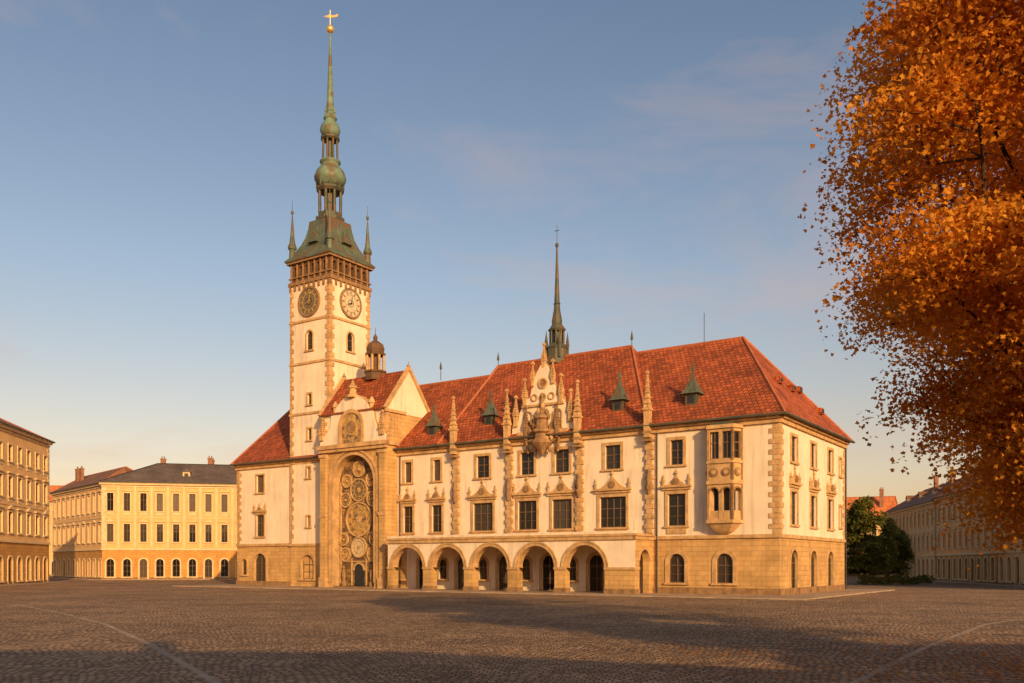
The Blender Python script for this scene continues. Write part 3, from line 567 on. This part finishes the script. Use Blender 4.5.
# ------------------------------------------------------------------ other buildings
def building(name,loc,deg,L,D,H,gh,nf,bay,wm,bm,tm,rm,rh,arch=True,chim=2,dorm=0,ww=1.25,seed=1,pil=False,inset=None,frm='framew'):
    rr=random.Random(seed); E=empty(name,loc,math.radians(deg))
    w=Geo('walls',E); g=Geo('windows',E); t=Geo('trim',E); r=Geo('roof',E)
    fs=[(Fr((0,0,0),(1,0,0),(0,-1,0)),L),(Fr((L,0,0),(0,1,0),(1,0,0)),D),(Fr((0,D,0),(0,-1,0),(-1,0,0)),D),(Fr((L,D,0),(-1,0,0),(0,1,0)),L)]
    fh=(H-gh-.9)/nf
    for k,(F,ln) in enumerate(fs):
        n=max(1,int(ln/bay)); lo=[];up=[]; e=.004*k
        if k<3:
            for i in range(n):
                u=ln*(i+.5)/n
                if arch:
                    a=bay*.56; h=min(gh-.9,4.0); door=(i%4==2)
                    lo.append(window(g,t,F,u,.15 if door else .6,a*(.85),h-(.0 if door else .45),a*.42,2,.62,tm,.28,frm if not door else 'frame',sill=not door))
                else: lo.append(window(g,t,F,u,1.0,ww,gh-2.3,0,2,.6,tm,.2,frm))
                for j in range(nf):
                    hh=fh*(.58 if j<nf-1 or nf<3 else .46)
                    z=gh+j*fh+fh*.22
                    up.append(window(g,t,F,u,z,ww,hh,0,2,.62,tm,.2,frm))
                    if j<nf-1 or nf<3:
                        if i%2 or j: t.box(F,u-ww/2-.4,u+ww/2+.4,z+hh+.42,z+hh+.6,-.3,.03,tm)
                        else: t.prism(F,[(u-ww/2-.4,z+hh+.4),(u+ww/2+.4,z+hh+.4),(u,z+hh+1.0)],-.28,.03,tm)
                    if j: t.box(F,u-ww/2-.1,u+ww/2+.1,z-.75,z-.22,-.06,.03,tm)
                if pil and i: t.box(F,ln*i/n-.22,ln*i/n+.22,gh+.1,H-.9,-.14,.03,tm)
        w.wall(F,0,ln,0,gh-.1,lo,bm); w.wall(F,0,ln,gh-.1,H,up,wm)
        t.box(F,-.1,ln+.1,gh-.3,gh+.05,-.2-e,.03,tm); t.box(F,-.1,ln+.1,H-.9,H-.65,-.15-e,.03,tm); t.box(F,-.3,ln+.3,H-.5,H-.2,-.45-e,.03,tm); t.box(F,-.4,ln+.4,H-.2,H+.02,-.6-e,.03,tm)
        t.box(F,-.05,ln+.05,0,.5,-.08-e,.03,'trimd'); 
        if nf>1: t.box(F,-.05,ln+.05,gh+fh-.05,gh+fh+.12,-.1-e,.03,tm)
        for s in (0,1): quoins(t,F,ln*s,1-2*s,gh+.1,H-1,tm,.55,.9,.6,.06)
    o=.6; ins=D/2 if inset is None else inset
    a=[(-o,-o,H),(L+o,-o,H),(L+o,D+o,H),(-o,D+o,H)]; p=(ins,D/2,H+rh); s=(L-ins,D/2,H+rh)
    r.poly([a[0],a[1],s,p],rm); r.poly([a[1],a[2],s],rm); r.poly([a[2],a[3],p,s],rm); r.poly([a[3],a[0],p],rm); r.poly([(x,y,H-.01) for x,y,z in a],'trimd')
    for x,y in ((p,s),(a[0],p),(a[1],s),(a[2],s),(a[3],p)): r.tube(x,y,.13,'ridge' if rm!='greyroof' else 'iron')
    r.tube((-o,-o-.08,H),(L+o,-o-.08,H),.12,'copperd')
    for i in range(chim):
        x=ins+(L-2*ins)*rr.uniform(0,1); y=D/2+rr.uniform(-.25,.25)*D; zz=H+rh*.4
        Fc=Fr((x,y,zz),(1,0,0),(0,-1,0)); hh=rh*.75+rr.uniform(.3,.9)
        r.box(Fc,-.5,.5,0,hh,-.35,.35,'chim'); r.box(Fc,-.6,.6,hh,hh+.2,-.45,.45,'trimd')
        for k in (-.25,.25): r.lathe((x+k,y,zz+hh+.2),[(.13,0),(.11,.5)],8,'chim')
    for i in range(dorm):
        x=L*(i+1)/(dorm+1); Fd=Fr((x,D*.16,H+rh*.26),(1,0,0),(0,-1,0))
        r.box(Fd,-.7,.7,0,1.3,0,2.5,'plain'); r.box(Fd,-.4,.4,.3,1.05,-.03,.05,'iron'); r.prism(Fd,[(-.9,1.3),(.9,1.3),(0,2.1)],-.15,3,rm)
    for x in (w,g,t,r): x.done()
    return E
building('ochre_townhouse',(-81.2,180,0),12,62,18,19.4,6.2,2,3.0,'yellow','orange','plain','greyroof',4.8,True,4,3,1.2,3,pil=True,frm='frame')
building('tan_townhouse',(-104.5,207,0),-48.6,35,11,19.3,6.2,2,3.3,'tan','orange','plain','brownroof',3.8,True,2,0,1.3,4,inset=3)
building('corner_palace',(-68.6,97,0),98.5,54,20,23.3,6.6,3,3.4,'cream','orange','plain','brownroof',5,True,3,0,1.4,5)
building('distant_townhouse',(-150,245,0),4,60,14,20,6,3,3.8,'pink','tan','plain','redroof2',5,True,2,0,1.3,6)
building('apricot_townhouse',(79,169,0),-101.3,34,14,15.3,4.9,2,3.3,'pink','orange','plain','redroof2',6.4,True,3,3,1.2,7)
building('cream_townhouse',(72.2,135,0),-101.3,40,14,16.3,5.0,2,3.1,'cream','tan','plain','redroof2',6.4,True,2,3,1.2,17)
building('brown_roofed_townhouse',(87.6,213,0),-101.3,44,14,15.0,4.9,2,3.3,'tan','tan','plain','brownroof',4.8,True,3,3,1.2,8)
building('gabled_house',(72,236,0),-20,26,12,14.5,5,2,3.4,'cream','tan','plain','redroof2',6.0,False,2,0,1.1,9,inset=.3)
building('far_terrace',(30,262,0),-4,62,14,13,4.5,2,3.6,'tan','tan','plain','redroof2',5.0,False,4,0,1.1,10)
building('square_south_house',(112,-17,0),180,46,14,14.2,4.4,2,3.6,'cream','tan','plain','redroof2',4.2,True,2,0,1.3,11)
building('square_south_house',(64,-16,0),181,38,14,14.6,4.6,2,3.6,'yellow','orange','plain','greyroof',4.2,True,2,0,1.3,12)
building('square_south_house',(24.5,-17,0),179,44,14,13.6,4.2,2,3.6,'pink','tan','plain','redroof2',4.4,True,2,0,1.3,13)
building('square_south_house',(-21.5,-17,0),180,50,14,14,4.4,2,3.6,'tan','tan','plain','redroof2',4.2,True,2,0,1.3,14)
# ------------------------------------------------------------------ ground, paving
g=Geo('ground'); 
g.poly([(-2500,-2500,0),(2500,-2500,0),(2500,2500,0),(-2500,2500,0)],'setts'); g.done()
def platform(name,pts,mat='slab',h=.13,kw=.3):
    E=Geo(name); n=len(pts); c=Vector((sum(p[0] for p in pts)/n,sum(p[1] for p in pts)/n))
    inner=[tuple(Vector(p)+(c-Vector(p)).normalized()*kw*1.4) for p in pts]
    E.poly([(x,y,h) for x,y in inner],mat)
    for i in range(n):
        j=(i+1)%n; E.poly([(*pts[i],h),(*pts[j],h),(*inner[j],h),(*inner[i],h)],'kerb'); E.poly([(*pts[i],0),(*pts[j],0),(*pts[j],h),(*pts[i],h)],'kerb')
    return E
Mx=Matrix.Translation((25.1,85.2,0))@Matrix.Rotation(math.radians(-34.27),4,'Z')
def tl(x,y): v=Mx@Vector((x,y,0)); return (v.x,v.y)
platform('town_hall_pavement',[tl(-82,-7.5),tl(4.5,-7.5),tl(4.5,28),tl(-82,28)]).done()
platform('west_pavement',[(-75.5,155),(-64,95),(-90,95),(-102,155)]).done()
platform('east_pavement',[(84,213),(63.5,100),(90,100),(110,213)]).done()
platform('north_pavement',[(-82,176),(-10,191),(-14,215),(-108,206)]).done()
def strip(name,pts,w,mat,z=.004):
    E=Geo(name); L_=[];R_=[]
    for i,p in enumerate(pts):
        a=Vector(pts[max(0,i-1)]);b=Vector(pts[min(len(pts)-1,i+1)]); d=(b-a).normalized(); n=Vector((-d.y,d.x)); p=Vector(p)
        L_.append(p+n*w/2);R_.append(p-n*w/2)
    for i in range(len(pts)-1): E.poly([(*L_[i],z),(*L_[i+1],z),(*R_[i+1],z),(*R_[i],z)],mat)
    E.done()
strip('paving_band',[(2,2),(-3,14),(-8,24),(-13.5,34),(-20.6,46),(-28.4,57),(-37,68),(-55,84),(-75,94)],.24,'kerb')
strip('paving_band',[(1,2),(8,22),(15,33),(24,46),(38,60),(60,74)],.24,'kerb')
# ------------------------------------------------------------------ trees
LT=np.array([(0,-.5),(.2,-.22),(.5,-.1),(.25,.15),(0,.55),(-.25,.15),(-.5,-.1),(-.2,-.22)])
def leafmesh(name,cen,size,mat,rng,par=None,up=.5,flat=False):
    n=len(cen); nr=rng.normal(size=(n,3)); nr/=np.linalg.norm(nr,axis=1)[:,None]; nr[:,2]=np.abs(nr[:,2])+up; nr/=np.linalg.norm(nr,axis=1)[:,None]
    t=rng.normal(size=(n,3)); a=np.cross(nr,t); a/=np.linalg.norm(a,axis=1)[:,None]; b=np.cross(nr,a)
    s=size*rng.uniform(.65,1.25,n)
    k=len(LT)
    bend=-np.abs(LT[:,0])*.35
    v=cen[:,None,:]+s[:,None,None]*(LT[None,:,0,None]*a[:,None,:]+LT[None,:,1,None]*b[:,None,:]+bend[None,:,None]*nr[:,None,:])
    v=v.reshape(-1,3).astype(np.float32)
    me=bpy.data.meshes.new(name); me.vertices.add(n*k); me.vertices.foreach_set('co',v.ravel())
    me.loops.add(n*k); me.loops.foreach_set('vertex_index',np.arange(n*k,dtype=np.int32))
    me.polygons.add(n); me.polygons.foreach_set('loop_start',np.arange(0,n*k,k,dtype=np.int32)); me.polygons.foreach_set('loop_total',np.full(n,k,dtype=np.int32))
    me.materials.append(mat); me.update(calc_edges=True); me.validate()
    o=bpy.data.objects.new(name,me); C.objects.link(o)
    if par: o.parent=par
    return o
def tree(name,base,prof,ncl,lpc,lsize,cr,mat,tr,seed,th,gap=.0,minf=.45,keep=None,nscale=.28,up=.5,kp=.55,lobe=.32,shape=(.5,.5,.26)):
    rng=np.random.default_rng(seed); rr=random.Random(seed); E=empty(name,base)
    zs=[p[0] for p in prof]; rs=[p[1] for p in prof]
    cl=[]; tries=0
    while len(cl)<ncl and tries<ncl*60:
        tries+=1; z=rr.uniform(zs[0],zs[-1]); Rz=np.interp(z,zs,rs)
        if rr.random()>Rz/max(rs)+.15: continue
        a=rr.uniform(0,2*math.pi); lob=1+lobe*mnoise.noise(Vector((math.cos(a)*2.2+seed,math.sin(a)*2.2,z*.45)))
        f=(minf+(1-minf)*rr.random()**.6)*lob
        p=Vector((math.cos(a)*Rz*f,math.sin(a)*Rz*f,z-.06*Rz*f))
        if mnoise.noise(Vector((p.x*nscale,p.y*nscale,p.z*nscale*1.7))+Vector((seed,0,0)))<gap-.1 : continue
        if keep and not keep(p) and rr.random()<kp: continue
        cl.append(p)
    cl.sort(key=lambda p:(p.x**2+p.y**2)*.8+abs(p.z-th*.5)*.3)
    nodes=[Vector((0,0,0))];par=[-1]; n0=int(th/.8)
    for i in range(1,n0+1): nodes.append(Vector((.25*math.sin(i*.5+seed),.2*math.cos(i*.37),i*.8))); par.append(i-1)
    tips=[]
    arr=np.zeros((ncl*12+200,3)); arr[:len(nodes)]=np.array([tuple(n) for n in nodes]); lowb=zs[0]*.75
    for p in cl:
        A_=arr[:len(nodes)]; d=np.sqrt(((A_-np.array(p))**2).sum(1)); pen=np.where(A_[:,2]>p.z-.2,(A_[:,2]-p.z+.2)*1.6,0)+np.where(A_[:,2]<lowb,6,0)
        j=int(np.argmin(d+pen)); q0=nodes[j]; L_=(p-q0).length; ns=min(10,max(1,int(L_/.8))); prev=j
        for k in range(1,ns+1):
            t=k/ns; v=q0.lerp(p,t)+Vector((rr.uniform(-.1,.1),rr.uniform(-.1,.1),.12*L_*math.sin(math.pi*t)+rr.uniform(-.08,.08)))*(1 if k<ns else 0)
            if len(nodes)>=len(arr): break
            arr[len(nodes)]=v; nodes.append(v); par.append(prev); prev=len(nodes)-1
        tips.append(prev)
    area=np.zeros(len(nodes))
    for t in tips: area[t]+=.00016
    for i in range(len(nodes)-1,0,-1): area[par[i]]+=area[i]*1.0
    rad=np.sqrt(area+.00003); rad*=tr/rad[0]; rad=np.clip(rad,.012,None)
    vs=[];fs=[]; seg=6
    for i in range(1,len(nodes)):
        a=nodes[par[i]];b=nodes[i]; d=(b-a)
        if d.length<1e-4: continue
        d.normalize(); x=d.orthogonal().normalized(); y=d.cross(x); r0=min(rad[par[i]],rad[i]*1.35+.01) if par[i]>n0 or i>n0 else rad[par[i]]; n=len(vs)
        for pnt,rad_ in ((a-d*.02,r0),(b+d*.03,rad[i])):
            for s in range(seg):
                t=2*math.pi*s/seg; vs.append(tuple(pnt+(x*math.cos(t)+y*math.sin(t))*rad_))
        fs+=[(n+s,n+(s+1)%seg,n+seg+(s+1)%seg,n+seg+s) for s in range(seg)]
    me=bpy.data.meshes.new('trunk_and_branches'); me.from_pydata(vs,[],fs); me.materials.append(M['bark'])
    o=bpy.data.objects.new('trunk_and_branches',me); C.objects.link(o); o.parent=E
    cc=np.array([tuple(p) for p in cl]); ci=np.repeat(np.arange(len(cl)),lpc); sc=rng.uniform(.6,1.3,len(cl))[ci][:,None]
    rdir=cc[:,:2]/np.linalg.norm(cc[:,:2],axis=1)[:,None]; rdir=rdir[ci]
    o3=np.clip(rng.normal(size=(len(ci),3)),-1.6,1.6)*np.array(shape)*cr*sc
    off=np.stack([o3[:,0]*rdir[:,0]-o3[:,1]*rdir[:,1],o3[:,0]*rdir[:,1]+o3[:,1]*rdir[:,0],o3[:,2]],1)
    cen=cc[ci]+off; cen[:,2]-=.22*o3[:,0]+.15*(o3[:,0]**2+o3[:,1]**2)/cr
    leafmesh('foliage',cen,lsize,mat,rng,E,up=up)
    return E
prof=[(4.3,3.6),(5.0,4.7),(7.3,5.7),(9.6,6.6),(11.3,7.8),(15.2,8.0),(18.5,7.4),(22,5.0),(23.5,1.5)]
tree('autumn_maple_tree',(17,22,0),prof,2500,125,.13,.95,M['autumn'],.42,3,19,gap=-.03,minf=.5,keep=lambda p:(p.x<2.0 and p.z<18.5),up=.2,kp=.88,lobe=.42,shape=(.8,.52,.2))
tree('green_tree',(54.5,140,0),[(2.0,2.6),(5,3.6),(8,3.9),(11,3.0),(13.2,.8)],280,70,.40,.95,M['green'],.28,5,10,gap=-.1)
tree('green_tree',(62,150,0),[(1.8,2.4),(5,3.2),(7.0,3.2),(8.5,2.3),(9.5,.8)],200,60,.42,.95,M['green'],.25,8,7,gap=-.1)
tree('green_tree',(79,192,0),[(2.2,2.0),(5,3.0),(7.0,3.0),(8.5,2),(9,.8)],160,60,.45,.95,M['green'],.25,9,7,gap=-.1)
rng=np.random.default_rng(2)
hc=np.stack([rng.uniform(0,12,2400),rng.uniform(-.7,.7,2400),rng.uniform(.1,1.3,2400)],1); hc[:,2]+=.2*np.sin(hc[:,0]*1.3)
h=leafmesh('hedge',hc,.3,M['green'],rng); h.location=(52,136,0); h.rotation_euler=(0,0,.2)
a=rng.uniform(0,2*math.pi,7000); r_=np.abs(rng.normal(0,8,7000)); fl=np.stack([17+r_*np.cos(a),25+r_*np.sin(a)*1.1,np.full(7000,.03)],1)
leafmesh('fallen_leaves',fl,.14,M['autumn'],rng,up=6)
# ------------------------------------------------------------------ light, sky, camera
sv=Vector((.36,-.933,0)).normalized(); el=math.radians(17); sd=Vector((sv.x*math.cos(el),sv.y*math.cos(el),math.sin(el)))
sl_=bpy.data.lights.new('sun','SUN'); sl_.energy=4.9; sl_.angle=math.radians(.5); sl_.color=(1,.65,.31)
so=bpy.data.objects.new('sun',sl_); so.rotation_euler=sd.to_track_quat('Z','Y').to_euler(); so.location=(50,-80,60); C.objects.link(so)
w=bpy.data.worlds.new('World'); S.world=w; w.use_nodes=True; nt=w.node_tree; L=nt.links; bg=nt.nodes['Background']
sk=N(nt,'ShaderNodeTexSky',sky_type='NISHITA'); sk.sun_disc=False; sk.sun_elevation=el; sk.sun_rotation=math.atan2(sv.x,sv.y); sk.air_density=1; sk.dust_density=1.5; sk.ozone_density=1.5
tc=N(nt,'ShaderNodeTexCoord'); sx=N(nt,'ShaderNodeSeparateXYZ'); L.new(tc.outputs['Generated'],sx.inputs[0])
cr=N(nt,'ShaderNodeValToRGB'); e=cr.color_ramp.elements
e[0].position=0; e[0].color=(1.0,.58,.35,1); e[1].position=.6; e[1].color=(.66,.62,.60,1)
x=e.new(.12); x.color=(.98,.64,.47,1); x=e.new(.3); x.color=(.86,.71,.62,1)
L.new(sx.outputs[2],cr.inputs[0])
mx=N(nt,'ShaderNodeMix',data_type='RGBA',blend_type='MULTIPLY'); mx.inputs[0].default_value=1; L.new(sk.outputs[0],mx.inputs[6]); L.new(cr.outputs[0],mx.inputs[7])
gn=N(nt,'ShaderNodeVectorMath',operation='SCALE'); gn.inputs['Scale'].default_value=1.45; L.new(mx.outputs[2],gn.inputs[0])
mp=N(nt,'ShaderNodeMapping'); mp.inputs['Scale'].default_value=(1.2,1.2,4); mp.inputs['Location'].default_value=(.35,0,.2); L.new(tc.outputs['Generated'],mp.inputs[0])
cn=N(nt,'ShaderNodeTexNoise'); cn.inputs['Scale'].default_value=2.4; cn.inputs['Detail'].default_value=9; cn.inputs['Roughness'].default_value=.58; cn.inputs['Distortion'].default_value=.4; L.new(mp.outputs[0],cn.inputs['Vector'])
cm=N(nt,'ShaderNodeMapRange'); cm.inputs[1].default_value=.5; cm.inputs[2].default_value=.8; cm.inputs[3].default_value=0; cm.inputs[4].default_value=.45; L.new(cn.outputs['Fac'],cm.inputs[0])
m2=N(nt,'ShaderNodeMix',data_type='RGBA'); L.new(cm.outputs[0],m2.inputs[0]); L.new(gn.outputs[0],m2.inputs[6]); m2.inputs[7].default_value=(5.0,3.2,2.5,1)
L.new(m2.outputs[2],bg.inputs[0]); bg.inputs[1].default_value=.14
cd=bpy.data.cameras.new('camera'); cd.sensor_width=36; cd.lens=31.96; cd.shift_y=.218; cd.clip_end=6000; cd.clip_start=.1
co=bpy.data.objects.new('camera',cd); co.location=(0,0,3); co.rotation_euler=(math.radians(90),0,0); C.objects.link(co); S.camera=co
S.view_settings.view_transform='Standard'; S.view_settings.look='None'; S.view_settings.exposure=0
